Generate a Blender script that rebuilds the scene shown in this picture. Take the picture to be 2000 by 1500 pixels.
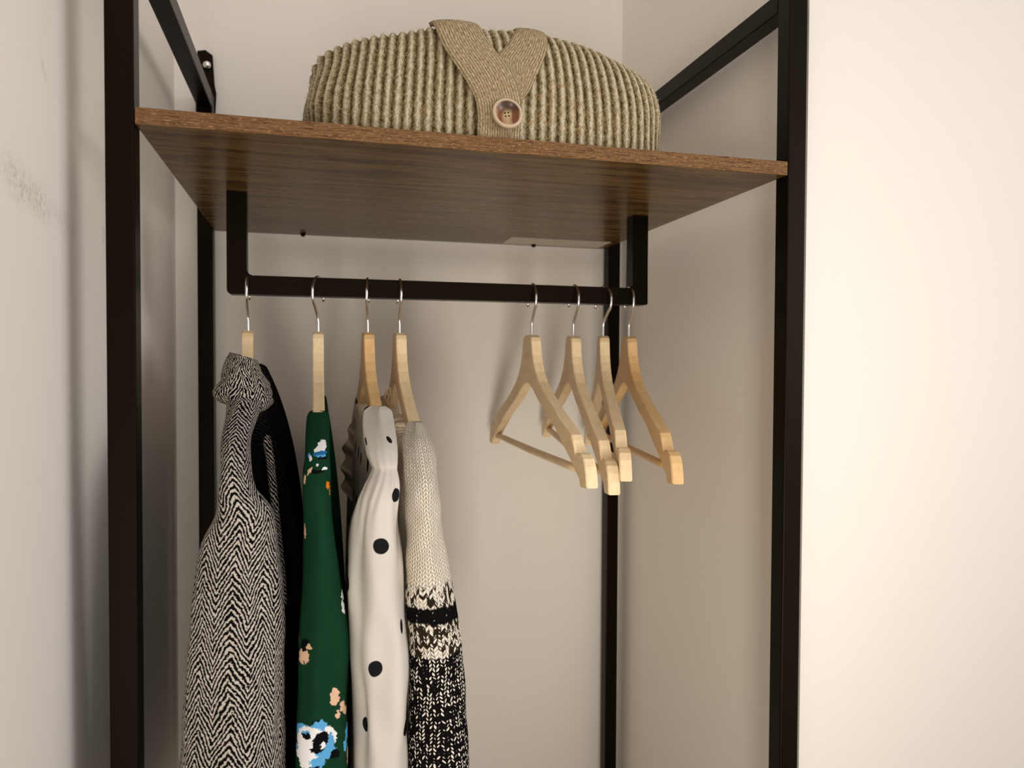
import bpy, bmesh, math, random
import numpy as np
from mathutils import Vector, Matrix
random.seed(7); rng = np.random.default_rng(7)
for o in list(bpy.data.objects): bpy.data.objects.remove(o)
C = bpy.context.scene.collection
S = 0.6            # metres per unit of the inner rack width
ZB = 1.5           # height of the shelf top above the floor
F, YAW = 1462.13, 0.2567159
CAM = np.array([0.233894, -1.103994, -0.343845])
RT = np.array([0.96724698, -0.25379788, 0.00446263]); UP = np.array([0.00186211, 0.02467468, 0.9996938]); FW = np.array([0.25383028, 0.9669425, -0.02433911])
def P(x, y, z): return Vector((x*S, y*S, z*S+ZB))
# ---------------------------------------------------------------- camera, world, lights, exposure
cam = bpy.data.cameras.new('camera'); co = bpy.data.objects.new('camera', cam); C.objects.link(co)
M = Matrix.Identity(4)
for i in range(3): M[i][0], M[i][1], M[i][2] = RT[i], UP[i], -FW[i]
M.translation = P(*CAM); co.matrix_world = M
cam.sensor_width = 36; cam.lens = F*36/2000; cam.clip_start = 0.02
cam.dof.use_dof = True; cam.dof.focus_distance = 0.74; cam.dof.aperture_fstop = 6.5
bpy.context.scene.camera = co
w = bpy.data.worlds.new('world'); bpy.context.scene.world = w; w.use_nodes = True
w.node_tree.nodes['Background'].inputs[0].default_value = (1.0, 0.955, 0.94, 1); w.node_tree.nodes['Background'].inputs[1].default_value = 0.97
def area(name, loc, target, size, power, col, sy=None, spread=180):
    l = bpy.data.lights.new(name, 'AREA'); l.energy = power; l.color = col; l.size = size
    l.spread = math.radians(spread)
    if sy: l.shape = 'RECTANGLE'; l.size_y = sy
    o = bpy.data.objects.new(name, l); C.objects.link(o); o.location = loc
    o.rotation_euler = (Vector(target)-Vector(loc)).to_track_quat('-Z', 'Y').to_euler(); return o
area('window_light', (1.8, -1.05, 1.53), (0.05, 0.2, 1.3), 1.0, 0.95, (1.0, 0.97, 0.97), 0.8, 38)
area('low_fill', (0.08, -1.3, 0.7), (0.5, 0.3, 1.25), 0.25, 1.15, (1.0, 0.95, 0.86), .6, 50)  # added fill with no known source, lifts the alcove from below
area('high_fill', (0.4, -1.5, 2.6), (0.3, 0.3, 1.5), 0.8, 0.4, (1.0, 0.97, 0.97), .8, 50)  # unseen fill added overhead to brighten the upper alcove, no known fixture
vs = bpy.context.scene.view_settings
vs.view_transform = 'Standard'; vs.look = 'None'; vs.gamma = 1; vs.use_curve_mapping = False; vs.exposure = -0.1
# ---------------------------------------------------------------- helpers
def at(px, py, Y):           # world point (rack units) on the plane at depth Y
    d = (px-1000)*RT-(py-750)*UP+F*FW
    return CAM+d*((Y-CAM[1])/d[1])
def srgb(r, g, b): return tuple(((c/255+0.055)/1.055)**2.4 if c > 10 else c/255/12.92 for c in (r, g, b))
def tag(o, label=None, cat=None, group=None, kind=None):
    if label: o['label'] = label
    if cat: o['category'] = cat
    if group: o['group'] = group
    if kind: o['kind'] = kind
    return o
def empty(name, loc, rz=0, **k):
    o = bpy.data.objects.new(name, None); C.objects.link(o); o.location = loc; o.rotation_euler = (0, 0, rz); o.empty_display_size = .02
    return tag(o, **k)
def link(name, me, m, parent=None, smooth=False):
    """mesh in world coordinates -> object; keeps world place under a parent"""
    me.name = name
    if not me.materials: me.materials.append(m)
    if smooth: me.polygons.foreach_set('use_smooth', [True]*len(me.polygons))
    o = bpy.data.objects.new(name, me); C.objects.link(o)
    if parent:
        bpy.context.view_layer.update()
        o.parent = parent; o.matrix_parent_inverse = parent.matrix_world.inverted()
    return o
def link_local(name, me, m, parent, smooth=False):
    me.name = name; me.materials.append(m)
    if smooth: me.polygons.foreach_set('use_smooth', [True]*len(me.polygons))
    o = bpy.data.objects.new(name, me); C.objects.link(o); o.parent = parent
    return o
def bm_me(bm):
    me = bpy.data.meshes.new('m'); bmesh.ops.recalc_face_normals(bm, faces=bm.faces[:]); bm.to_mesh(me); bm.free(); return me
def add_box(bm, a, b, bev=0.0012, seg=2):
    g = bmesh.ops.create_cube(bm, size=1)
    for v in g['verts']:
        v.co = Vector([(a[i]+b[i])/2+(b[i]-a[i])*v.co[i] for i in range(3)])
    if bev:
        es = list({e for v in g['verts'] for e in v.link_edges})
        bmesh.ops.bevel(bm, geom=es, offset=bev, segments=seg, affect='EDGES', profile=.5)
def box(a, b, bev=0.0012):
    bm = bmesh.new(); add_box(bm, a, b, bev); return bm_me(bm)
def tube_me(pts, r, n=10):
    pts = [Vector(p) for p in pts]; bm = bmesh.new(); rings = []
    rr = r if isinstance(r, (list, tuple, np.ndarray)) else [r]*len(pts)
    nrm = None
    for i, p in enumerate(pts):
        t = (pts[min(i+1, len(pts)-1)]-pts[max(i-1, 0)]).normalized()
        if nrm is None: nrm = t.orthogonal().normalized()
        nrm = (nrm-t*nrm.dot(t)).normalized(); b = t.cross(nrm)
        rings.append([bm.verts.new(p+(nrm*math.cos(2*math.pi*k/n)+b*math.sin(2*math.pi*k/n))*rr[i]) for k in range(n)])
    for A, B in zip(rings, rings[1:]):
        for k in range(n): bm.faces.new((A[k], A[(k+1) % n], B[(k+1) % n], B[k]))
    bm.faces.new(rings[0][::-1]); bm.faces.new(rings[-1]); return bm_me(bm)
def grid_me(V, UV=None, closed=False):
    """V: (rows, cols, 3) array; UV (rows, cols(+1), 2)"""
    R_, Q = V.shape[:2]
    idx = np.arange(R_*Q).reshape(R_, Q)
    if closed: nx = np.roll(idx, -1, 1)
    else: nx = idx[:, 1:]; 
    A = idx[:-1] if closed else idx[:-1, :-1]; B = nx[:-1]; Cc = nx[1:]; D = idx[1:] if closed else idx[1:, :-1]
    faces = np.stack([A, B, Cc, D], -1).reshape(-1, 4)
    me = bpy.data.meshes.new('m'); me.from_pydata(V.reshape(-1, 3).tolist(), [], faces.tolist())
    if UV is not None:
        ua = UV[:-1, :-1] if UV.shape[1] > A.shape[1] else UV[:-1]
        ub = UV[:-1, 1:]; uc = UV[1:, 1:]; ud = UV[1:, :-1]
        L = np.stack([ua, ub, uc, ud], 2).reshape(-1, 2)
        l = me.uv_layers.new(name='UVMap'); l.data.foreach_set('uv', L.astype(np.float32).ravel())
    me.validate(); return me
def smooth_interp(x, xp, fp):
    xp = np.array(xp, float); fp = np.array(fp, float)
    m = np.zeros_like(fp); d = np.diff(fp)/np.diff(xp)
    m[1:-1] = np.where(d[1:]*d[:-1] > 0, 2*d[1:]*d[:-1]/(d[1:]+d[:-1]+1e-12), 0); m[0], m[-1] = d[0], d[-1]
    i = np.clip(np.searchsorted(xp, x)-1, 0, len(xp)-2); h = xp[i+1]-xp[i]; t = (x-xp[i])/h
    return (2*t**3-3*t**2+1)*fp[i]+(t**3-2*t**2+t)*h*m[i]+(-2*t**3+3*t**2)*fp[i+1]+(t**3-t**2)*h*m[i+1]
def loft(levels, n=96, rows=220, folds=(), aref=None, capt=True, uvlocal=False, power=2.2, tilt=None, noise=0.0, seed=0, hang=False):
    """levels: (py, pxL, pxR, Y, b): a cloth tube; rows are level rings. folds: (k, phase, amp, drift, v0, v1)"""
    L = np.array(levels, float); t = np.linspace(L[0, 0], L[-1, 0], rows)
    xl = smooth_interp(t, L[:, 0], L[:, 1]); xr = smooth_interp(t, L[:, 0], L[:, 2]); Y = smooth_interp(t, L[:, 0], L[:, 3]); b = smooth_interp(t, L[:, 0], L[:, 4])
    cx, a, z = np.zeros(rows), np.zeros(rows), np.zeros(rows)
    for i in range(rows):
        p0, p1 = at(xl[i], t[i], Y[i]), at(xr[i], t[i], Y[i]); cx[i] = (p0[0]+p1[0])/2; a[i] = (p1[0]-p0[0])/2; z[i] = (p0[2]+p1[2])/2
    if hang:                                                        # keep the cloth outside the hanger's front edge
        so = np.concatenate([np.linspace(0, .225, 200)]); zo = (HT-ZB-arm_z(so))/S; yh = YR+HR/2-so/S
        for i in range(rows):
            if z[i] < -.30: 
                k_ = int(np.argmin(np.abs(zo-z[i]))); lim = yh[k_]-.026
                Y[i] = min(Y[i], lim+b[i]*.80)
        Y[:] = np.convolve(np.pad(Y, 6, 'edge'), np.ones(13)/13, 'valid')
    th = np.linspace(-math.pi, math.pi, n, endpoint=False)          # 0 faces the room (-Y)
    e = 2/power
    sx = np.sign(np.sin(th))*np.abs(np.sin(th))**e; sy = np.sign(np.cos(th))*np.abs(np.cos(th))**e
    V = np.zeros((rows, n, 3)); vv = (t-t[0])/(t[-1]-t[0])
    R = np.ones((rows, n))
    for (k, ph, amp, dr, v0, v1) in folds:
        env = np.clip((vv-v0)/.12, 0, 1)*np.clip((v1-vv)/.12, 0, 1) if v1 < 1 else np.clip((vv-v0)/.12, 0, 1)
        R += amp*env[:, None]*np.cos(k*th[None]+ph+dr*vv[:, None])
    if capt: 
        cap = np.sqrt(1-(1-np.clip(vv/.02, 0.0, 1))**2)*.2+.8
        a2, b2 = a*cap, b*cap
    else: a2, b2 = a, b
    V[..., 0] = cx[:, None]+a2[:, None]*sx[None]*R; V[..., 1] = Y[:, None]-b2[:, None]*sy[None]*R; V[..., 2] = z[:, None]+0*R
    if tilt: V[..., 2] += (V[..., 0]-cx[:, None])*(tilt*(1-vv))[:, None]
    if noise:
        r2 = np.random.default_rng(seed)
        for _ in range(10):
            kx, kz, ph = r2.integers(1, 5), r2.normal(0, 22), r2.uniform(0, 6)
            V[..., 1] += noise*np.cos(kx*th[None]+kz*vv[:, None]+ph)/4; V[..., 0] += noise*.5*np.sin(kx*th[None]-kz*vv[:, None]+ph)/4
    V[..., 0] *= S; V[..., 1] *= S; V[..., 2] = V[..., 2]*S+ZB
    ar = (aref or a.mean())*S
    thu = np.linspace(-math.pi, math.pi, n+1)
    dl = np.sqrt(np.diff(z*S)**2+np.diff(Y*S)**2*.5); vl = np.concatenate([[0], np.cumsum(dl)])
    UV = np.zeros((rows, n+1, 2)); UV[..., 0] = thu[None]*(a[:, None]*S if uvlocal else ar); UV[..., 1] = -vl[:, None]
    me = grid_me(V, UV, closed=True); info = dict(t=t, cx=cx, a=a, Y=Y, vl=vl, ar=ar)
    return me, info
def uv_at(info, px, py):     # UV of the spot on a loft's front that stands at this place
    i = int(np.argmin(np.abs(info['t']-py))); x = at(px, py, info['Y'][i])[0]
    q = max(-1, min(1, (x-info['cx'][i])/info['a'][i])); th = math.asin(math.copysign(abs(q)**1.1, q))
    return th*info['ar'], -info['vl'][i]
def solidify(o, t=.0012):
    m = o.modifiers.new('thickness', 'SOLIDIFY'); m.thickness = t; m.offset = -1
# ---------------------------------------------------------------- material kit
class N:
    def __init__(s, name, rough=.6, spec=.5, base=None, metal=0):
        s.m = bpy.data.materials.new(name); s.m.use_nodes = True; s.t = s.m.node_tree; s.b = s.t.nodes['Principled BSDF']
        s.b.inputs['Roughness'].default_value = rough; s.b.inputs['Specular IOR Level'].default_value = spec; s.b.inputs['Metallic'].default_value = metal; s.b.inputs['Specular Tint'].default_value = (1, .9, .8, 1)
        if base: s.b.inputs['Base Color'].default_value = (*base, 1)
    def node(s, ty, **k):
        n = s.t.nodes.new(ty)
        for a, b in k.items(): setattr(n, a, b)
        return n
    def set(s, sock, v):
        if isinstance(v, bpy.types.NodeSocket): s.t.links.new(v, sock)
        elif isinstance(v, (tuple, list)) and len(v) == 3 and sock.type == 'RGBA': sock.default_value = (*v, 1)
        else: sock.default_value = v
    def math(s, op, a, b=0.0, c=0.0, clamp=False):
        n = s.node('ShaderNodeMath', operation=op, use_clamp=clamp)
        s.set(n.inputs[0], a); s.set(n.inputs[1], b); s.set(n.inputs[2], c); return n.outputs[0]
    def coord(s, kind='UV'): return s.node('ShaderNodeTexCoord').outputs[kind]
    def mapping(s, v, scale=(1, 1, 1), loc=(0, 0, 0), rot=(0, 0, 0)):
        n = s.node('ShaderNodeMapping'); s.set(n.inputs[0], v); n.inputs['Scale'].default_value = scale; n.inputs['Location'].default_value = loc; n.inputs['Rotation'].default_value = rot; return n.outputs[0]
    def noise(s, v, scale, detail=3, rough=.5, color=False, dist=0):
        n = s.node('ShaderNodeTexNoise'); s.set(n.inputs['Vector'], v); n.inputs['Scale'].default_value = scale; n.inputs['Detail'].default_value = detail; n.inputs['Roughness'].default_value = rough; n.inputs['Distortion'].default_value = dist
        return n.outputs['Color' if color else 'Fac']
    def sep(s, v):
        n = s.node('ShaderNodeSeparateXYZ'); s.set(n.inputs[0], v); return n.outputs[0], n.outputs[1], n.outputs[2]
    def comb(s, x, y, z=0.0):
        n = s.node('ShaderNodeCombineXYZ'); s.set(n.inputs[0], x); s.set(n.inputs[1], y); s.set(n.inputs[2], z); return n.outputs[0]
    def mix(s, f, a, b, blend='MIX'):
        n = s.node('ShaderNodeMix', data_type='RGBA', blend_type=blend); s.set(n.inputs[0], f); s.set(n.inputs[6], a); s.set(n.inputs[7], b); return n.outputs[2]
    def ramp(s, f, stops, inter='LINEAR'):
        n = s.node('ShaderNodeValToRGB'); n.color_ramp.interpolation = inter; s.set(n.inputs[0], f); e = n.color_ramp.elements
        while len(e) < len(stops): e.new(.5)
        for k, (p, c) in zip(e, stops): k.position = p; k.color = (*c, 1) if len(c) == 3 else c
        return n.outputs[0]
    def smooth(s, v, a, b):
        n = s.node('ShaderNodeMapRange', interpolation_type='SMOOTHSTEP'); s.set(n.inputs[0], v); n.inputs[1].default_value = a; n.inputs[2].default_value = b; return n.outputs[0]
    def bump(s, h, strength=.5, dist=.001):
        n = s.node('ShaderNodeBump'); s.set(n.inputs['Height'], h); n.inputs['Strength'].default_value = strength; n.inputs['Distance'].default_value = dist
        s.t.links.new(n.outputs[0], s.b.inputs['Normal'])
    def col(s, c): s.set(s.b.inputs['Base Color'], c)
    def blobs(s, uv, base, items, warp=0.0, wscale=300, soft=.06):
        """flat print: ellipses (u, v, ru, rv, rot, colour) painted in order"""
        if warp:
            nz = s.noise(uv, wscale, 2, color=True)
            a = s.node('ShaderNodeVectorMath', operation='SUBTRACT'); s.set(a.inputs[0], nz); a.inputs[1].default_value = (.5, .5, .5)
            b = s.node('ShaderNodeVectorMath', operation='SCALE'); s.set(b.inputs[0], a.outputs[0]); b.inputs['Scale'].default_value = warp
            c = s.node('ShaderNodeVectorMath', operation='ADD'); s.set(c.inputs[0], uv); s.set(c.inputs[1], b.outputs[0]); uv = c.outputs[0]
        for (u, v, ru, rv, rot, c) in items:
            n = s.node('ShaderNodeMapping', vector_type='TEXTURE'); s.set(n.inputs[0], uv)
            n.inputs['Location'].default_value = (u, v, 0); n.inputs['Rotation'].default_value = (0, 0, rot); n.inputs['Scale'].default_value = (ru, rv, 1)
            l = s.node('ShaderNodeVectorMath', operation='LENGTH'); s.set(l.inputs[0], n.outputs[0])
            base = s.mix(s.smooth(l.outputs['Value'], 1+soft, 1-soft), base, c)
        return base
# ---------------------------------------------------------------- materials
def wall_mat(name, base, marks=()):
    m = N(name, .75, .25); g = m.node('ShaderNodeNewGeometry').outputs['Position']
    c = m.mix(m.math('MULTIPLY', m.noise(g, 2.5, 3), .35), base, tuple(x*.93 for x in base))
    c = m.mix(m.math('MULTIPLY', m.smooth(m.noise(g, 60, 5), .5, .75), .12), c, tuple(x*.9 for x in base))
    x, y, z = m.sep(g)
    for (my, mz, ry, rz, rot, amt) in marks:
        n = m.node('ShaderNodeMapping', vector_type='TEXTURE'); m.set(n.inputs[0], m.comb(y, z, 0.0))
        n.inputs['Location'].default_value = (my, mz, 0); n.inputs['Rotation'].default_value = (0, 0, rot); n.inputs['Scale'].default_value = (ry, rz, 1)
        l = m.node('ShaderNodeVectorMath', operation='LENGTH'); m.set(l.inputs[0], n.outputs[0])
        f = m.math('MULTIPLY', m.smooth(l.outputs['Value'], 1.1, .2), m.smooth(m.noise(m.mapping(g, (1, 1.0, .45)), 420, 4, .75), .40, .72))
        c = m.mix(m.math('MULTIPLY', f, amt), c, (.33, .27, .25))
    m.col(c); m.bump(m.noise(g, 900, 3), .12, .0006); return m.m
WALLC = (.86, .805, .725)
mat_left = wall_mat('painted_wall_left', WALLC, [(-.085, ZB-.083, .035, .02, -.25, .75), (-.045, ZB-.088, .035, .018, -.2, .65), (.01, ZB-.092, .05, .012, -.1, .35), (-.03, ZB+.012, .012, .005, -.8, .7), (.129, ZB-.083, .006, .02, 0, .6)])
mat_wall = wall_mat('painted_wall', WALLC); mat_ceiling = wall_mat('ceiling_paint', (.78, .76, .73))
def metal_mat():
    m = N('black_powder_coat', .34, .10); m.b.inputs['Specular Tint'].default_value = (1, .72, .48, 1); g = m.coord('Object')
    m.col(m.mix(m.noise(g, 400, 2), (.0028, .0018, .0009), (.0055, .0036, .0018))); m.bump(m.noise(g, 2500, 2), .06, .0003)
    m.set(m.b.inputs['Roughness'], m.math('ADD', m.math('MULTIPLY', m.noise(g, 30, 3), .08), .27)); return m.m
mat_black = metal_mat()
def shelf_mat():
    m = N('rustic_wood_laminate', .3, .12); g = m.node('ShaderNodeNewGeometry'); pos = g.outputs['Position']
    a = m.mapping(pos, (5, 45, 170)); n1 = m.noise(a, 1.6, 6, .6, dist=.4)
    b = m.mapping(pos, (16, 60, 330)); n2 = m.noise(b, 3, 5, .65, dist=.7)
    c1 = m.ramp(n1, [(.28, (.030, .014, .006)), (.46, (.10, .050, .015)), (.6, (.17, .095, .032)), (.75, (.08, .045, .018))])
    nx, ny, nz = m.sep(g.outputs['Normal'])
    edge = m.smooth(m.math('ABSOLUTE', ny), .3, .8)
    e1 = m.ramp(n2, [(.3, (.03, .010, .006)), (.42, (.115, .052, .020)), (.55, (.20, .105, .044)), (.7, (.10, .042, .017))])
    e1 = m.mix(m.smooth(m.noise(m.mapping(pos, (60, 60, 500)), 3, 3, .7), .58, .66), e1, (.50, .29, .14))
    e1 = m.mix(m.smooth(m.noise(m.mapping(pos, (35, 60, 260), (3, 1, 2)), 3, 4, .7), .60, .66), e1, (.05, .018, .012))
    m.col(m.mix(edge, c1, e1))
    m.set(m.b.inputs['Roughness'], m.math('ADD', m.math('MULTIPLY', edge, .35), m.math('ADD', .2, m.math('MULTIPLY', n1, .12)))); m.bump(m.mix(edge, n1, n2), .25, .0005); return m.m
mat_shelf = shelf_mat()
def birch(name, hue):
    m = N(name, .42, .45); g = m.coord('Object'); oi = m.node('ShaderNodeObjectInfo').outputs['Random']
    off = m.node('ShaderNodeVectorMath', operation='ADD'); m.set(off.inputs[0], g); m.set(off.inputs[1], m.comb(m.math('MULTIPLY', oi, 3.0), oi, m.math('MULTIPLY', oi, 5.0)))
    a = m.mapping(off.outputs[0], (200, 16, 110), rot=(.7, 0, 0)); n1 = m.noise(a, 1.2, 5, .6, dist=.6)
    n2 = m.noise(off.outputs[0], 22, 3)
    c = m.ramp(n1, [(.2, tuple(x*.84 for x in hue)), (.45, hue), (.75, tuple(min(1, x*1.12) for x in hue))])
    c = m.mix(m.math('MULTIPLY', m.smooth(n2, .5, .75), .5), c, (hue[0]*.86, hue[1]*.68, hue[2]*.48))
    v = m.node('ShaderNodeTexVoronoi'); m.set(v.inputs[0], off.outputs[0]); v.inputs['Scale'].default_value = 14
    c = m.mix(m.smooth(v.outputs['Distance'], .035, .02), c, (.13, .06, .03))
    m.col(c); m.bump(n1, .08, .0004); return m.m
mat_wood = birch('pale_birch', (.78, .59, .35)); mat_wood2 = birch('honey_birch', (.68, .44, .20))
chrome = N('polished_steel', .2, .5, (.78, .78, .76), 1).m
mat_sticker = N('matte_paper_label', .8, .2, (.62, .56, .47)).m
# ---------------------------------------------------------------- setting
YB, XL, XR, YF = .8475, -.0909, 1.058, .029
def slab(name, a, b, m):
    return tag(link(name, box(P(*a), P(*b), 0), m), kind='structure')
ZT, ZF, YC = .95, -2.5, -3.6
slab('wall_left', (XL-.15, YC, ZF), (XL, YB+.15, ZT+.9), mat_left)
slab('wall_back', (XL, YB, ZF), (XR+.15, YB+.15, ZT+.9), mat_wall)
slab('wall_right', (XR, YF+.15, ZF), (XR+.15, YB, ZT+.9), mat_wall)
slab('wall_front_right', (XR, YF-.0, ZF), (XR+2.2, YF+.15, ZT+.9), mat_wall)
slab('floor', (XL-.15, YC, ZF-.1), (XR+2.2, YB+.15, ZF), N('oak_floor', .5, .4, (.36, .29, .22)).m)
# ---------------------------------------------------------------- garment rack
PB = .0346; D = .8274; T = .023; H = .296
rack = empty('garment_rack', P(.5, .4, ZF), label='black metal clothes rack with brown wooden shelf standing in the white alcove', cat='clothes rack')
for (x0, x1, y0, y1, top) in ((-PB-.0015, 0, 0, PB, H), (1, 1+PB, 0, PB, H), (-PB, 0, D-PB, D, H), (1, 1+PB, D-PB, D, H)):
    link('post', box(P(x0, y0, ZF), P(x1, y1, top), .0013), mat_black, rack)
for x0 in (-PB, 1): link('side_rail', box(P(x0, PB, H-PB), P(x0+PB, D-PB, H), .0013), mat_black, rack)
sh = link('shelf', box(P(0.0008, -.0005, -T), P(.9992, D, 0), .0007), mat_shelf, rack)
tag(sh, 'reddish brown rustic wood shelf board')
bm = bmesh.new(); add_box(bm, P(.708, .712, -T-.0006), P(.975, .808, -T), 0)
tag(link('sticker', bm_me(bm), mat_sticker, sh), 'pale blank label on the underside')
for x in (.205, .791):
    link('screw', tube_me([P(x, .80, -T+.004), P(x, .80, -T-.003), P(x, .80, -T-.008)], [.004, .004, .0022], 12), mat_black, sh)
# hanging bar: one U-shaped tube with rounded lower corners
YR, ZR, HR, X1, X2 = .3721, -.2129, .0353, .0752, .9205
def ushape():
    out = []; r = .010/S; bw = .0353
    def arc(cx, cz, r, a0, a1): return [(cx+r*math.cos(math.radians(a0+(a1-a0)*k/5)), cz+r*math.sin(math.radians(a0+(a1-a0)*k/5))) for k in range(6)]
    out += [(X1, -T)]+arc(X1+r*.5, ZR+r*.5, r*.5, 180, 270)+arc(X2-r*.3, ZR+r*.3, r*.3, 270, 360)+[(X2, -T), (X2-bw, -T)]
    q = r*.3
    out += [(X2-bw, ZR+HR+q), (X2-bw-q, ZR+HR), (X1+bw+r*.6, ZR+HR), (X1+bw+r*.18, ZR+HR+r*.18), (X1+bw, ZR+HR+r*.6), (X1+bw, -T)]
    bm = bmesh.new(); f = [bm.verts.new(P(x, YR, z)) for x, z in out]; face = bm.faces.new(f)
    g = bmesh.ops.extrude_face_region(bm, geom=[face])
    for v in g['geom']:
        if isinstance(v, bmesh.types.BMVert): v.co.y += HR*S
    bmesh.ops.bevel(bm, geom=[e for e in bm.edges if e.calc_length() > .05], offset=.001, segments=2, affect='EDGES')
    return bm_me(bm)
tag(link('hanging_bar', ushape(), mat_black, rack), 'flat black hanging rail bent up to the shelf at both ends')
# wall strap bent up from the left back post
bm = bmesh.new(); prof = [(-.042, .262), (-.042, .29), (-.038, .31), (-.038, .405), (-.020, .409), (-.004, .398), (.0, .33), (.004, .31), (.0015, .262)]
f = [bm.verts.new(P(x, YB-.012, z)) for x, z in prof]; g = bmesh.ops.extrude_face_region(bm, geom=[bm.faces.new(f)])
for v in g['geom']:
    if isinstance(v, bmesh.types.BMVert): v.co.y += .008*S
st = tag(link('wall_strap', bm_me(bm), mat_black, rack), 'flat black strap screwed to the wall above the left back post')
link('screw', tube_me([P(-.016, YB-.010, .372), P(-.016, YB-.020, .372), P(-.016, YB-.024, .372)], [.006, .0055, .003], 14), chrome, st, True)
# ---------------------------------------------------------------- hangers
TOP = [(0, 0), (12, 0), (18, -3), (21, -8), (23, -16), (26, -25), (31, -34), (40, -45), (54, -56.5), (75, -68), (103, -80.5), (135, -93), (160, -102), (177, -108)]
NOTCH = [(182, -113), (189, -123), (191.5, -126.5), (194, -124.5), (200, -123.5), (208, -124.5), (215, -128), (220.5, -135), (224, -144), (226, -155)]
Kz = .155/.175
UND = [(207, -177), (203, -168), (195, -163), (178, -152), (150, -136), (115, -117), (80, -99), (50, -83), (25, -69), (9, -60.5), (0, -59)]
def hanger_body():
    TN = [(s, z) for s, z in TOP]+list(NOTCH); UN = [(s, z*Kz) for s, z in UND[:6]]+[(80, -90), (50, -78), (25, -66), (9, -60), (0, -59)]
    half = TN+UN; out = half+[(-s, z) for s, z in half[::-1][1:-1]]
    bm = bmesh.new(); f = [bm.verts.new((-.006, -s/1000, z/1000)) for s, z in out]; face = bm.faces.new(f)
    g = bmesh.ops.extrude_face_region(bm, geom=[face])
    for v in g['geom']:
        if isinstance(v, bmesh.types.BMVert): v.co.x += .012
    es = [e for e in bm.edges if abs(e.verts[0].co.x-e.verts[1].co.x) < 1e-6]
    bmesh.ops.bevel(bm, geom=es, offset=.0009, segments=2, affect='EDGES')
    bmesh.ops.triangulate(bm, faces=[f for f in bm.faces if len(f.verts) > 4]); me = bm_me(bm); return me
def hook_me(rot):
    pts = [(0, -.012), (0, .0), (0, .012), (.0008, .0165), (.005, .023), (.011, .030)]
    cx, cz, r = 0, .0445, .0185
    for a in range(-35, 199, 9): pts.append((cx+r*math.cos(math.radians(a)), cz+r*1.02*math.sin(math.radians(a))))
    pts.append((pts[-1][0]-.0006, pts[-1][1]-.0045))
    c, s = math.sin(rot), -math.cos(rot)
    return tube_me([(p*c, p*s, z) for p, z in pts], .00165, 12)
HB = hanger_body()
BAR = tube_me([(0, -.199, -.1425), (0, -.15, -.1425), (0, 0, -.1435), (0, .15, -.1425), (0, .199, -.1425)], [.0038, .0042, .0045, .0042, .0038], 12)
ROD_TOP = ZR+HR
def hanger(x, yaw, hrot, label, mat, group, tilt=0.0):
    # origin: top of the wooden body; the hook's inside rests on the bar
    z = (ROD_TOP*S+ZB)-(.0445+.0185*1.02-.00165)
    o = empty('clothes_hanger', (x*S, (YR+HR/2)*S, z), label=label, cat='hanger', group=group)
    o.rotation_euler = (tilt, 0, yaw)
    for nm, me, m, sm in (('hanger_body', HB.copy(), mat, False), ('hook', hook_me(hrot-yaw), chrome, True), ('trouser_bar', BAR.copy(), mat, True)):
        link_local(nm, me, m, o, sm)
    return o
GA, GB = 'hangers with clothes on the left of the bar', 'empty hangers on the right of the bar'
hanger(.111, .04, 0.0, 'pale wooden hanger holding the herringbone coat, nearest the left end of the bar', mat_wood, GA)
hanger(.239, 0, .35*-1, 'wooden hanger seen edge-on above the dark green floral dress', mat_wood, GA)
hanger(.333, .02, -.13, 'honey coloured wooden hanger in the white polka dot blouse', mat_wood2, GA)
hanger(.395, 0.0, 0.0, 'pale wooden hanger in the cream and black knitted jumper', mat_wood, GA)
hanger(.668, -.02, 0.0, 'leftmost empty wooden hanger, whole lower bar in view with a dark knot', mat_wood, GB)
hanger(.759, -.15, 0.0, 'second empty wooden hanger from the left, its tip hanging lowest', mat_wood, GB, .04)
hanger(.826, -.275, .2, 'third empty wooden hanger from the left, in front of the back post', mat_wood, GB, -.02)
hanger(.885, -.19, -.1, 'rightmost empty wooden hanger, beside the bar end against the right wall', mat_wood2, GB)
# ---------------------------------------------------------------- cloth materials
def tweed(name, dark, light, amount=1.0):
    m = N(name, .95, .0); uv = m.coord('UV'); u, v, _ = m.sep(uv)
    wob = m.noise(m.mapping(uv, (60, 25, 1)), 1, 2); wob2 = m.noise(uv, 420, 3, .6)
    u2 = m.math('ADD', u, m.math('MULTIPLY', m.math('SUBTRACT', wob, .5), .010))
    tri = m.math('PINGPONG', u2, .0125)
    ph = m.math('ADD', m.math('DIVIDE', m.math('ADD', v, m.math('MULTIPLY', tri, 1.9)), .0062), m.math('MULTIPLY', m.math('SUBTRACT', wob2, .5), 1.1))
    fr = m.math('ABSOLUTE', m.math('SUBTRACT', m.math('FRACT', ph), .5))
    br = m.noise(m.mapping(uv, (520, 520, 1)), 1, 3, .7)
    th = m.math('ADD', fr, m.math('MULTIPLY', m.math('SUBTRACT', br, .5), .80))
    f = m.smooth(th, .27, .32)
    c = m.mix(m.math('MULTIPLY', f, amount), dark, m.mix(m.noise(uv, 300, 2), light, tuple(x*.72 for x in light)))
    m.col(c); m.bump(m.math('ADD', f, m.noise(uv, 1500, 2)), .5, .0008); m.b.inputs['Sheen Weight'].default_value = .0; return m.m
mat_tweed = tweed('herringbone_tweed', (.006, .005, .005), (.62, .55, .47))
mat_lining = tweed('dark_wool', (.004, .0035, .0035), (.03, .026, .022), .5)
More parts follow.
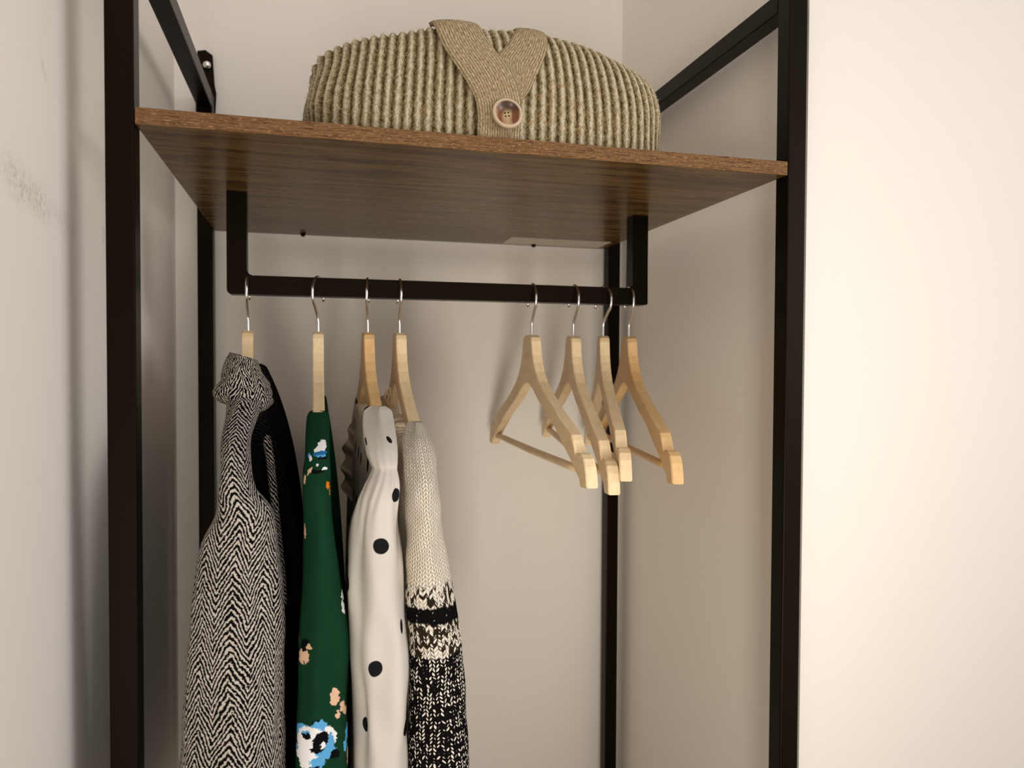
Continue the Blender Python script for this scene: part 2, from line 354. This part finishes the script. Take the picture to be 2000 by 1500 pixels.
# saddle: the body of a garment hanging over both arms of its hanger
def arm_z(s):                # metres below hanger top of the upper edge at distance s (m)
    xs = [a/1000 for a, b in TOP]+[.2, .225]; zs = [-b/1000 for a, b in TOP]+[.122, .150]
    return np.interp(abs(s), xs, zs)
HT = (ROD_TOP*S+ZB)-(.0445+.0185*1.02-.00165)      # hanger body top z (m)
def saddle(xc, s_neck, dip, wfun, y0=-.205, y1=.225, zlow=.75, lean=0.0, fold=.0025, lift=.004, r0=.010, seed=1, n=90, rows=60, left=1.0, front=.09):
    """xc metres; local s runs from front (-) to back (+); returns mesh"""
    r2 = np.random.default_rng(seed); yc = (YR+HR/2)*S
    s = np.linspace(y0, y1, n); q = np.linspace(-1, 1, 2*rows+1)
    V = np.zeros((n, len(q), 3))
    for i, si in enumerate(s):
        zt = HT-arm_z(si)+lift
        if abs(si) < s_neck: zt = HT-arm_z(s_neck)+lift-dip*(1-(si/s_neck)**2)**.5
        if si < -front: zt -= .032*min(1, (-front-si)/.015+.35)
        endf = min(1, ((si-y0)/.03+.02), ((y1-si)/.03+.02))**.5
        d = np.abs(q)**1.8*(zt-(zlow))
        w_ = (r0+wfun(d))*(1-.35*max(0, min(1, (-front-si)/.08)))*endf*np.sqrt(np.clip(np.abs(q)/.06, 0, 1))
        ph = sum(np.sin(si*k+p)*a for k, p, a in ((38, seed, 1), (71, seed*2.1, .6), (17, seed*.7, .8)))
        w_ = w_+fold*ph*np.clip(d/.25, 0, 1)
        V[i, :, 0] = xc+lean*(si/.22)+np.sign(q)*w_*np.where(q < 0, left, 1.0); V[i, :, 1] = yc+si; V[i, :, 2] = zt-d
    UV = np.zeros((n, len(q), 2)); UV[..., 0] = s[:, None]; UV[..., 1] = V[..., 2]-ZB
    return grid_me(V, UV)
# ---- herringbone coat
coat = empty('tweed_coat', P(.111, .35, -.35), label='black and white herringbone tweed coat on the leftmost hanger', cat='coat')
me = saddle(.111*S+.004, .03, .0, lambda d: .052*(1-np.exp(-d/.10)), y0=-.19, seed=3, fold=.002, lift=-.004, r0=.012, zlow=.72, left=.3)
tag(link('coat_body', me, mat_lining, coat, True), 'dark body of the coat with its black lining showing')
lv = [(776, 452, 520, .33, .05), (800, 453, 513, .30, .055), (850, 450, 501, .24, .055), (900, 446, 500, .17, .055), (940, 440, 507, .12, .05), (975, 431, 524, .07, .05), (1000, 422, 533, .055, .05), (1040, 402, 538, .045, .052),
      (1100, 384, 543, .035, .055), (1200, 371, 549, .03, .055), (1300, 359, 553, .025, .055), (1400, 351, 555, .02, .055), (1540, 342, 557, .015, .055), (1700, 335, 560, .015, .055)]
me, ci = loft(lv, folds=[(3, 1.0, .05, 2.0, .3, 1), (5, 0.3, .035, -3, .35, 1), (2, 2.0, .03, 5, .1, 1)], aref=.075, uvlocal=True, noise=.004, seed=2, hang=True)
tag(link('sleeve', me, mat_tweed, coat, True), 'black and white herringbone sleeve')
lc = [(697, 452, 500, .345, .05), (712, 446, 506, .34, .058), (735, 440, 517, .335, .066), (758, 432, 526, .33, .07), (772, 423, 528, .325, .074), (782, 432, 527, .32, .072), (789, 450, 523, .32, .066), (802, 456, 514, .31, .055)]
me, _ = loft([(a_, b_, c_, d_-.03, e_) for a_, b_, c_, d_, e_ in lc], rows=70, aref=.05, capt=False, tilt=-.35, folds=[(2, .6, .05, 3, 0, 1)], noise=.004, seed=5, power=2.0)
o = link('collar', me, mat_tweed, coat, True); solidify(o, .002); o['label'] = 'turned-up tweed collar with a pointed lapel'
# lapel edge: a narrow tweed facing running down the opening
n_ = 70; V = np.zeros((n_, 5, 3)); UV = np.zeros((n_, 5, 2)); acc = 0
ys = np.linspace(770, 1180, n_)
for i, y in enumerate(ys):
    x = np.interp(y, [770, 800, 850, 900, 1000, 1100, 1180], [497, 506, 519, 528, 538, 549, 555]); Yv = np.interp(y, [770, 950, 1180], [.31, .17, .13]); wv = np.interp(y, [770, 900, 1180], [15, 12, 8])
    for k in range(5):
        q = at(x-wv/2+wv*k/4, y, Yv-.006*math.sin(math.pi*k/4)); V[i, k] = P(*q); UV[i, k] = (k*.003, -i*.004)
o = link('lapel_facing', grid_me(V, UV), mat_tweed, coat, True); solidify(o, .002)
# ---- green floral dress
dress = empty('floral_dress', P(.239, .35, -.4), label='dark green dress with blue, white and peach flowers, second garment from the left', cat='dress')
lv = [(803, 600, 641, .185, .03), (812, 598, 643, .18, .035), (850, 596, 643, .155, .04), (885, 596, 643, .12, .04), (905, 593, 644, .10, .04), (950, 593, 645, .06, .04), (1000, 594, 648, .035, .04), (1060, 593, 655, .025, .042), (1120, 592, 664, .02, .045),
      (1200, 587, 673, .02, .047), (1300, 582, 676, .02, .047), (1400, 578, 675, .02, .047), (1540, 574, 676, .02, .047), (1700, 572, 680, .02, .05)]
gfold = [(4, .6, .055, 1.2, .35, 1), (7, 2.0, .03, -1.5, .4, 1), (3, 2.9, .07, .5, .4, 1), (14, 0, .02, 2, .10, .22)]
me, gi = loft(lv, folds=gfold, aref=.032, noise=.003, seed=8, hang=True)
m = N('green_floral_cotton', .8, .03); uv = m.coord('UV')
PE, BL, WH, BK, OR, CY = (.66, .42, .28), (.10, .35, .62), (.78, .76, .74), (.004, .004, .005), (.72, .17, .01), (.02, .13, .30)
pxm = S*1.13/F
def bl(px, py, rx, ry, c, rot=0): u_, v_ = uv_at(gi, px, py); return (u_, v_, rx*pxm*1.0, ry*pxm, rot, c)
items = [bl(629, 860, 14, 21, WH, -.4), bl(620, 868, 10, 12, WH), bl(626, 873, 22, 6, CY, .1), bl(604, 878, 6, 6, BL), bl(607, 882, 5, 7, WH), bl(630, 882, 14, 3, BK), bl(627, 877, 16, 3, BL),
         bl(620, 905, 18, 4, BK), bl(632, 903, 9, 3, WH, .1), bl(620, 892, 4, 4, WH), bl(606, 905, 4, 11, PE, -.7), bl(597, 923, 7, 8, PE),
         bl(637, 936, 6, 7, OR, .5), bl(641, 946, 3, 9, OR),
         bl(596, 1030, 4, 14, PE), bl(593, 1052, 5, 14, BK), bl(668, 1160, 9, 9, WH, .4), bl(668, 1178, 5, 13, WH), bl(672, 1172, 8, 3, BK, .3),
         bl(597, 1243, 9, 13, BK), bl(595, 1262, 12, 15, PE), bl(585, 1240, 4, 14, PE), bl(604, 1241, 5, 5, PE), bl(594, 1247, 5, 8, BK, .5), bl(596, 1276, 2, 6, (.01, .05, .02)),
         bl(655, 1335, 8, 9, PE), bl(655, 1348, 8, 9, PE), bl(667, 1366, 6, 10, PE), bl(671, 1378, 6, 10, PE, .4), bl(660, 1378, 4, 7, PE),
         # large flower
         bl(618, 1383, 10, 6, BK), bl(622, 1392, 13, 12, BL), bl(630, 1398, 9, 15, BL, .3), bl(590, 1400, 15, 13, BL), bl(603, 1415, 24, 22, WH), bl(590, 1438, 13, 14, WH), bl(610, 1450, 22, 20, WH), bl(645, 1412, 12, 18, WH, .2), bl(640, 1440, 15, 16, BL, .5),
         bl(620, 1462, 12, 11, BL), bl(648, 1425, 5, 17, BL), bl(600, 1462, 9, 7, WH), bl(583, 1432, 5, 6, BL), bl(598, 1404, 9, 7, BL), bl(598, 1411, 8, 5, BK, .2), bl(628, 1418, 13, 15, BK), bl(624, 1432, 10, 10, BK), bl(618, 1430, 10, 5, BK, .5), bl(632, 1430, 4, 5, WH),
         bl(604, 1472, 18, 4, BK, .1), bl(672, 1420, 7, 14, BL, -.3), bl(668, 1440, 5, 10, BL), bl(655, 1450, 7, 9, BK), bl(673, 1470, 5, 18, PE)]
GREEN = (.007, .040, .017)
c = m.mix(m.noise(uv, 45, 3), GREEN, tuple(x*.8 for x in GREEN)); m.col(m.blobs(uv, c, items, warp=.006, wscale=330, soft=.08)); m.bump(m.noise(uv, 2500, 2), .15, .0004)
link('sleeve', me, m.m, dress, True)['label'] = 'green printed sleeve gathered at the shoulder'
g2 = N('green_cotton', .8, .03); v = g2.node('ShaderNodeTexVoronoi'); g2.set(v.inputs[0], g2.coord('UV')); v.inputs['Scale'].default_value = 11
g2.col(g2.mix(g2.smooth(v.outputs['Distance'], .17, .13), GREEN, PE))
me = saddle(.239*S, .095, .03, lambda d: .020*(1-np.exp(-d/.13)), left=.5, y0=-.19, seed=5, fold=.002, lift=.003, r0=.010, zlow=.72)
link('dress_body', me, g2.m, dress, True)
# ---- polka dot blouse
blouse = empty('polka_dot_blouse', P(.333, .35, -.4), label='white blouse with black polka dots and puffed sleeve, third garment from the left', cat='blouse')
ly = [(792, 722, 752, .215, .025), (800, 712, 762, .205, .03), (830, 709, 766, .17, .035), (870, 712, 768, .13, .04), (895, 720, 768, .10, .038), (906, 725, 768, .085, .034), (916, 721, 770, .08, .036), (940, 708, 774, .07, .042),
      (970, 696, 776, .055, .046), (1020, 686, 779, .04, .05), (1080, 684, 787, .03, .052), (1140, 684, 790, .025, .052), (1200, 686, 792, .02, .052), (1270, 688, 795, .02, .052), (1330, 692, 797, .02, .052), (1400, 694, 797, .02, .052), (1540, 696, 800, .02, .052), (1700, 700, 802, .02, .052)]
bfold = [(3, .2, .07, -2.0, .15, 1), (4, 1.2, .055, 1.4, .3, 1), (7, 2.2, .035, 2, .2, 1), (13, 0, .03, 1, .04, .30)]
me, bi = loft(ly, folds=bfold, aref=.036, noise=.005, seed=11, hang=True)
m = N('white_dotted_viscose', .7, .06); uv = m.coord('UV')
def bd(px, py, rx, ry, rot=0): u_, v_ = uv_at(bi, px, py); return (u_, v_, rx*pxm, ry*pxm, rot, (.008, .008, .009))
dots = [bd(755, 852, 6, 12, .5), bd(768, 953, 12, 13), bd(740, 1049, 11, 15), bd(684, 1133, 9, 15), bd(728, 1282, 11, 15), bd(789, 1408, 14, 15), bd(702, 1395, 9, 14), bd(747, 1495, 13, 15), bd(716, 856, 4, 13), bd(600+178, 1210, 5, 14)]
for k in range(5): dots.append((math.pi*bi['ar']*(.75 if k % 2 else .95), -.05-k*.06, .008, .008, 0, (.008, .008, .009))); dots.append((-math.pi*bi['ar']*(.8 if k % 2 else .65), -.07-k*.06, .008, .008, 0, (.008, .008, .009)))
c = m.mix(m.noise(uv, 40, 3), (.60, .555, .49), (.56, .51, .445)); m.col(m.blobs(uv, c, dots, warp=.0015, wscale=60, soft=.05)); m.bump(m.noise(uv, 60, 2), .15, .002)
m.b.inputs['Subsurface Weight'].default_value = .0
link('sleeve', me, m.m, blouse, True)['label'] = 'puffed sleeve gathered into the shoulder yoke'
m2 = N('white_dotted_viscose_body', .7, .05); u2 = m2.mapping(m2.coord('UV'), (18, 18, 1)); fx = m2.node('ShaderNodeVectorMath', operation='FRACTION'); m2.set(fx.inputs[0], u2)
fs = m2.node('ShaderNodeVectorMath', operation='SUBTRACT'); m2.set(fs.inputs[0], fx.outputs[0]); fs.inputs[1].default_value = (.5, .5, 0); le = m2.node('ShaderNodeVectorMath', operation='LENGTH'); m2.set(le.inputs[0], fs.outputs[0])
m2.col(m2.mix(m2.smooth(le.outputs['Value'], .15, .135), (.72, .65, .56), (.008, .008, .009)))
me = saddle(.333*S-.004, .095, .02, lambda d: .022*(1-np.exp(-d/.12)), left=.45, y0=-.19, seed=7, fold=.002, lift=.003, r0=.012, zlow=.72)
link('blouse_body', me, m2.m, blouse, True)
# far shoulder ruffle: a wavy frill hanging behind the yoke
n_ = 60; V = np.zeros((n_, 7, 3))
for i in range(n_):
    y = 790+i*3.2
    for k in range(7):
        f_ = k/6; x = np.interp(y, [790, 850, 900, 950, 985], [703, 694, 690, 688, 690])-f_*np.interp(y, [790, 830, 880, 940, 985], [2, 12, 20, 20, 8])*(1+.25*math.sin(y*.16))
        V[i, k] = P(*at(x, y, .50+.02*math.sin(y*.12+f_*2)))
o = link('frill', grid_me(V), N('sheer_taupe_frill', .8, .2, (.34, .26, .18)).m, blouse, True); solidify(o, .001); o['label'] = 'taupe frill behind the shoulder'
# ---- knitted jumper
jumper = empty('knitted_jumper', P(.395, .35, -.45), label='cream knitted jumper with black and marled bands, rightmost hanging garment', cat='jumper')
lj = [(812, 788, 820, .18, .02), (830, 782, 826, .175, .028), (850, 778, 833, .155, .034), (900, 781, 842, .105, .038), (950, 785, 849, .065, .04), (1000, 789, 858, .04, .042), (1060, 792, 866, .03, .043), (1110, 792, 876, .025, .044), (1150, 790, 883, .02, .045),
      (1200, 793, 891, .02, .046), (1260, 796, 899, .02, .047), (1320, 797, 903, .02, .047), (1400, 796, 908, .02, .047), (1480, 794, 914, .02, .047), (1560, 794, 917, .02, .047), (1700, 794, 920, .02, .047)]
def knit(name, bands, sx, sy, info=None):
    m = N(name, .9, .0); uv = m.coord('UV'); u, v, _ = m.sep(uv)
    wob = m.math('MULTIPLY', m.math('SUBTRACT', m.noise(uv, 120, 2), .5), .6)
    cu = m.math('ADD', m.math('DIVIDE', u, sx), wob); cv = m.math('ADD', m.math('DIVIDE', v, sy), wob)
    tri = m.math('MULTIPLY', m.math('PINGPONG', cu, .5), 2.0)                # stocking stitch: V rows
    ph = m.math('FRACT', m.math('ADD', cv, m.math('MULTIPLY', tri, .9)))
    s1 = m.math('SINE', m.math('MULTIPLY', ph, math.pi)); s2 = m.math('SINE', m.math('MULTIPLY', m.math('FRACT', m.math('MULTIPLY', cu, 2.0)), math.pi))
    h = m.math('MULTIPLY', m.math('POWER', m.math('MAXIMUM', s1, .0), .6), m.math('POWER', m.math('MAXIMUM', s2, .0), .5))
    cell = m.node('ShaderNodeTexWhiteNoise', noise_dimensions='2D'); m.set(cell.inputs['Vector'], m.comb(m.math('FLOOR', m.math('MULTIPLY', cu, 2.0)), m.math('FLOOR', m.math('ADD', cv, m.math('MULTIPLY', tri, .9)))))
    return m, uv, u, v, h, cell.outputs['Value']
me, ji = loft([(l_[0]+8 if l_[0] < 850 else l_[0], *l_[1:]) for l_ in lj], folds=[(3, 1.3, .03, 2, .2, 1), (5, .3, .02, -2, .3, 1)], aref=.034, noise=.003, seed=14, hang=True)
m, uv, u, v, h, rnd = knit('marled_band_knit', None, .0050, .0036)
vj = lambda py: uv_at(ji, 840, py)[1]
CR, INK = (.83, .75, .62), (.008, .007, .007)
cream = m.mix(m.smooth(h, .18, .5), (.42, .32, .2), CR)
spk = m.noise(m.mapping(uv, (380, 560, 1)), 1, 3, .8); rn = m.math('ADD', m.math('MULTIPLY', rnd, .55), m.math('MULTIPLY', spk, .5))
marl = m.mix(m.smooth(m.math('ADD', rn, m.math('MULTIPLY', h, .25)), .64, .74), (.03, .022, .014), CR)
speck = m.mix(m.smooth(m.math('MULTIPLY', m.math('ADD', m.math('MULTIPLY', rnd, .5), m.math('MULTIPLY', spk, .75)), h), .50, .60), INK, (.80, .73, .62))
blk = m.mix(m.smooth(m.math('MULTIPLY', rn, h), .70, .78), INK, (.5, .45, .38))
vv = m.math('ADD', v, m.math('MULTIPLY', m.math('SUBTRACT', m.noise(m.mapping(uv, (230, 60, 1)), 1, 2), .5), .009))
def step(py, wd=.0012): return m.smooth(vv, vj(py)+wd, vj(py)-wd)
c = m.mix(step(1128, .003), cream, marl); c = m.mix(step(1168), c, blk); c = m.mix(step(1203), c, marl); c = m.mix(step(1262), c, speck); m.col(c); m.bump(h, .9, .0018)
link('sleeve', me, m.m, jumper, True)['label'] = 'cream sleeve with black and marled bands'
m, uv, u, v, h, rnd = knit('cream_knit', None, .0050, .0036); m.col(m.mix(m.smooth(h, .2, .5), (.36, .27, .17), (.74, .63, .47))); m.bump(h, .7, .0015)
me = saddle(.395*S-.004, .10, .03, lambda d: .020*(1-np.exp(-d/.14)), y0=-.19, seed=9, fold=.0015, lift=.003, r0=.012, zlow=.72)
link('jumper_body', me, m.m, jumper, True)
for (pp) in ([(757, 795), (751, 775), (756, 762), (762, 757), (764, 775), (762, 800), (768, 830)], [(757, 800), (757, 782), (760, 768)]):
    link('hanging_loop', tube_me([P(*at(x, y, .30)) for x, y in pp], .0011, 6), N('tan_cord', .9, .1, (.40, .28, .16)).m, jumper, True)
# ---------------------------------------------------------------- folded cardigan on the shelf
card = empty('folded_cardigan', P(.5, .2, 0), label='folded beige ribbed wool cardigan lying on the wooden shelf', cat='cardigan')
sil = [(602, 240), (601, 215), (605, 190), (606, 160), (609, 130), (617, 104), (632, 92), (655, 86), (700, 73), (750, 60), (800, 53), (850, 46), (900, 43), (950, 44), (1000, 48), (1050, 58), (1100, 76), (1150, 96), (1200, 114), (1240, 132), (1265, 148), (1281, 172), (1289, 200), (1292, 230), (1292, 260), (1288, 298)]
YC_, BC = .205, .175
Tp = np.array([at(x, y+1+14*math.exp(-((x-920)/190)**4), .115) for x, y in sil]); Tp[:, 2] = np.maximum(Tp[:, 2], 0.0)
Tp[0, 2] = Tp[-1, 2] = 0.003
NU, NV = 900, 200
al = np.concatenate([[0], np.cumsum(np.hypot(np.diff(Tp[:, 0]), np.diff(Tp[:, 2])))]); uu = np.linspace(0, al[-1], NU)
tx = smooth_interp(uu, al, Tp[:, 0]); tz = smooth_interp(uu, al, Tp[:, 2]); tz = np.maximum(tz, .002)
hmax = tz.max(); xm = (tx.min()+tx.max())/2; wd = (tx.max()-tx.min())/2
bsc = np.clip(1-(np.abs((tx-xm)/wd))**7, 0, 1)**.5*.85+.15; bsc = np.minimum(bsc, np.clip((tz/.10), 0, 1)**.5)
ph = np.linspace(0, math.pi, NV)
def card_surface(off=0.0, ribs=True):
    Yc = YC_; c_, s_ = np.cos(ph)[None], np.sin(ph)[None]
    yy = Yc-(BC*bsc[:, None])*np.sign(c_)*np.abs(c_)**.55; zz = tz[:, None]*np.abs(s_)**.62; xx = tx[:, None]+0*zz
    # bulge of the folded sides towards the lower middle
    yy = yy+0*zz
    pos = uu[:, None]*S; X = np.stack([xx*S, yy*S, zz*S+ZB], -1)
    du = np.gradient(X, axis=0); dv = np.gradient(X, axis=1); nr = np.cross(du, dv); ln = np.linalg.norm(nr, axis=-1, keepdims=True); nr = nr/np.maximum(ln, 1e-9)
    cen = np.array([xm*S, Yc*S, ZB+.02]); sg = np.sign(((X-cen)*nr).sum(-1, keepdims=True)); nr = nr*sg
    nr = np.where(ln < 1e-8, np.array([0, 0, 1.0]), nr)
    per = .0089; lean = .010*np.sin((uu/uu[-1]-.5)*5)[:, None]*(ph[None]-1.2)
    rib = np.abs(np.cos(math.pi*(pos+lean)/per))**1.1
    low = sum(a*np.sin(kx*pos+kz*ph[None]+p) for kx, kz, p, a in ((21, 2.5, .3, .0022), (47, -3, 1.7, .0012), (33, 5, 4.1, .0012), (80, 2, 2, .0006)))
    fade = np.clip(np.sin(ph)[None]/.25, 0, 1)
    d = off+(low+(rib*.0032 if ribs else 0))*fade
    # soft layer groove at the left end
    return X+nr*np.asarray(d)[..., None], nr, pos+lean
X, NR, U = card_surface()
X[..., 2] = np.maximum(X[..., 2], ZB+.0003)
UV = np.zeros((NU, NV, 2)); UV[..., 0] = U; vlen = np.concatenate([np.zeros((NU, 1)), np.cumsum(np.linalg.norm(np.diff(X, axis=1), axis=-1), 1)], 1); UV[..., 1] = vlen[NU//2][None]
m = N('beige_rib_wool', .95, .1); uv = m.coord('UV'); u, v, _ = m.sep(uv)
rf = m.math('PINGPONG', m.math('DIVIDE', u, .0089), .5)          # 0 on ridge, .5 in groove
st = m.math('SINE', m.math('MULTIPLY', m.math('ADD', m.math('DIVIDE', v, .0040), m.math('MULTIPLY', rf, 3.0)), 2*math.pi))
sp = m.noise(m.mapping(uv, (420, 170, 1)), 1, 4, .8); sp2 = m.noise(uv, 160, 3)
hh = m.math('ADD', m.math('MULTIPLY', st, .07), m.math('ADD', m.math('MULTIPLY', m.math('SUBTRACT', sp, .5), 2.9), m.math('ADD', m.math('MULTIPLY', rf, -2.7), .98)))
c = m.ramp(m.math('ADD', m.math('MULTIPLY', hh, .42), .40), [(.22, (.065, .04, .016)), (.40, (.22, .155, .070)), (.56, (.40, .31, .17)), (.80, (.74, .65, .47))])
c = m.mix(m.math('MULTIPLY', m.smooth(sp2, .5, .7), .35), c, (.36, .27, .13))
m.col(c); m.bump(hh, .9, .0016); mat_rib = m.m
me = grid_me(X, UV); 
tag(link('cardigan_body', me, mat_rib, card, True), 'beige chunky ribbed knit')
# placket bands laid over the body surface
Xs, NRs, _ = card_surface(.0015, False)
Q = np.stack([Xs[..., 0]/S, Xs[..., 1]/S, (Xs[..., 2]-ZB)/S], -1)-CAM
dep = Q@FW; prx = 1000+F*(Q@RT)/dep; pry = 750-F*(Q@UP)/dep
front = ph < 1.75
prxv = prx.copy(); am = np.argmin(pry, axis=1)
for i in range(NU): prxv[i, am[i]+1:] = 1e6
m = N('fine_rib_wool', .95, .1); uv = m.coord('UV'); u, v, _ = m.sep(uv)
r1 = m.math('SINE', m.math('MULTIPLY', m.math('DIVIDE', u, .0025), 2*math.pi)); sp = m.noise(m.mapping(uv, (700, 300, 1)), 1, 4, .75)
hh = m.math('ADD', m.math('MULTIPLY', r1, .09), sp)
c = m.ramp(hh, [(.25, (.09, .058, .026)), (.45, (.26, .19, .10)), (.58, (.38, .29, .17)), (.78, (.70, .60, .45))]); m.col(c); m.bump(hh, .6, .001); mat_fine = m.m
def band(name, path, off, label, nl=110, nw=22, over=1):
    path = np.array(path, float); t = np.concatenate([[0], np.cumsum(np.hypot(*np.diff((path[:, :2]+path[:, 2:])/2, axis=0).T))]); tt = np.linspace(0, t[-1], nl)
    L = np.stack([smooth_interp(tt, t, path[:, k]) for k in range(4)], -1); V = np.zeros((nl, nw, 3)); UV = np.zeros((nl, nw, 2))
    px_, py_ = prxv[:, front], pry[:, front]
    def near(x, y): return np.unravel_index(np.argmin((px_-x)**2+(py_-y)**2), px_.shape)
    e = []
    for (x0, y0, x1, y1) in path: e.append((*near(x0, y0), *near(x1, y1)))
    e = np.array(e, float)
    for k in range(over): e[k, 0] = e[over, 0]+(e[over, 0]-e[over+1, 0])*.1*(over-k); e[k, 2] = e[over, 2]+(e[over, 2]-e[over+1, 2])*.1*(over-k); e[k, 1] = e[over, 1]+(over-k)*22; e[k, 3] = e[over, 3]+(over-k)*22
    G = np.stack([smooth_interp(tt, t, e[:, k]) for k in range(4)], -1)
    for i in range(nl):
        for k in range(nw):
            f_ = k/(nw-1); iu = G[i, 0]*(1-f_)+G[i, 2]*f_; iv = G[i, 1]*(1-f_)+G[i, 3]*f_
            i0, j0 = int(iu), int(iv); fu, fv = iu-i0, iv-j0
            g = lambda A_: (A_[i0, j0]*(1-fu)+A_[i0+1, j0]*fu)*(1-fv)+(A_[i0, j0+1]*(1-fu)+A_[i0+1, j0+1]*fu)*fv
            V[i, k] = g(Xs)+g(NRs)*(off+.0015*math.sin(math.pi*f_)**.4); UV[i, k] = (f_*.042, tt[i]*.00048)
    o = link(name, grid_me(V, UV), mat_fine, card, True); md = o.modifiers.new('thickness', 'SOLIDIFY'); md.thickness = .004; md.offset = 0
    o['label'] = label; return V
band('button_band', [(1015, 50, 1052, 58), (1008, 62, 1062, 74), (1000, 78, 1066, 96), (986, 98, 1058, 122), (972, 116, 1046, 148), (985, 150, 1030, 180), (1000, 185, 1013, 200), (1006, 215, 1010, 222)], .0016, 'right front edge band in fine rib')
VB = band('button_band', [(838, 44, 918, 44), (850, 62, 930, 60), (860, 88, 944, 80), (876, 114, 962, 104), (898, 146, 985, 134), (915, 175, 1003, 165), (928, 205, 1012, 205), (932, 240, 1012, 240), (932, 266, 1010, 274)], .0042, 'left front edge band in fine rib carrying the button')
# button
bp = at(984, 232, .032); 
j = np.argmin((prxv[:, front]-984)**2+(pry[:, front]-232)**2); a, b = np.unravel_index(j, prx[:, front].shape); bp = Xs[:, front][a, b]+NRs[:, front][a, b]*.0105; bn = Vector((0.02, -1, .16)).normalized()
prof = [(0, .0004), (.002, .0004), (.0045, .0006), (.007, .0014), (.0095, .0028), (.0115, .0042), (.0128, .0046), (.0140, .0040), (.0145, .0026), (.0142, .001), (.012, -.0005), (.006, -.0012), (0, -.0012)]
V = np.zeros((len(prof), 48, 3))
for i, (r, h_) in enumerate(prof):
    for k in range(48): a_ = 2*math.pi*k/48; V[i, k] = (max(r, 1e-5)*math.cos(a_), max(r, 1e-5)*math.sin(a_), h_)
m = N('brown_horn', .28, .5); g = m.coord('Object'); x, y, z = m.sep(g)
f_ = m.math('ADD', m.math('MULTIPLY', m.math('ABSOLUTE', m.math('SUBTRACT', x, .0003)), 52.0), m.math('MULTIPLY', m.math('SUBTRACT', m.noise(m.mapping(g, (260, 70, 1)), 1, 3), .5), .5))
c = m.ramp(f_, [(.02, (.42, .30, .15)), (.16, (.34, .20, .09)), (.3, (.13, .035, .008)), (.5, (.16, .05, .012)), (.68, (.46, .33, .18))])
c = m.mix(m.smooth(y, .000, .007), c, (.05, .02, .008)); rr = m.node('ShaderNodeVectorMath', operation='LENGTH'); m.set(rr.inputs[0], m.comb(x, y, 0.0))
c = m.mix(m.smooth(rr.outputs['Value'], .0108, .0125), c, (.50, .38, .24)); m.col(c)
btn = link('button', grid_me(V, None, closed=True), m.m, None, True)
btn.matrix_world = Matrix.Translation(Vector(bp)) @ bn.to_track_quat('Z', 'Y').to_matrix().to_4x4()
bpy.context.view_layer.update(); mw = btn.matrix_world.copy(); btn.parent = card; btn.matrix_parent_inverse = card.matrix_world.inverted(); btn.matrix_world = mw
btn['label'] = 'round brown horn button with four holes'
dk = N('thread_hole', .9, .1, (.02, .008, .004)).m
for k in range(4):
    a_ = math.pi/4+k*math.pi/2+.2; h = tube_me([(.0022*math.cos(a_), .0022*math.sin(a_), z_) for z_ in (.0002, .0005, .00075)], .00075, 10)
    h.name = 'button_hole'; h.materials.append(dk); ho = bpy.data.objects.new('button_hole', h); C.objects.link(ho); ho.parent = btn
# loose wool fibres standing off the surface
nf = 9000; ii = rng.integers(4, NU-4, nf); jj = rng.integers(2, NV-30, nf); base = X[ii, jj]; nn = NR[ii, jj]
tw = rng.normal(0, 1, (nf, 3)); dirn = nn*.8+tw*.55; dirn /= np.linalg.norm(dirn, axis=1, keepdims=True); ln = rng.uniform(.001, .0038, nf)[:, None]
sd = np.cross(dirn, rng.normal(0, 1, (nf, 3))); sd /= np.linalg.norm(sd, axis=1, keepdims=True); sd *= .00013
mid = base+dirn*ln*.55; bend = np.cross(dirn, tw)*.3; tip = base+(dirn+bend*.5)*ln; 
V = np.stack([base-sd, base+sd, mid+sd, mid-sd, tip], 1).reshape(-1, 3); k5 = np.arange(nf)*5
fc = np.stack([k5, k5+1, k5+2, k5+3], 1).tolist()+np.stack([k5+3, k5+2, k5+4], 1).tolist()
me = bpy.data.meshes.new('m'); me.from_pydata(V.tolist(), [], fc)
o = link('wool_fuzz', me, N('wool_fibre', .9, .1, (.55, .45, .3)).m, card); o['kind'] = 'stuff'
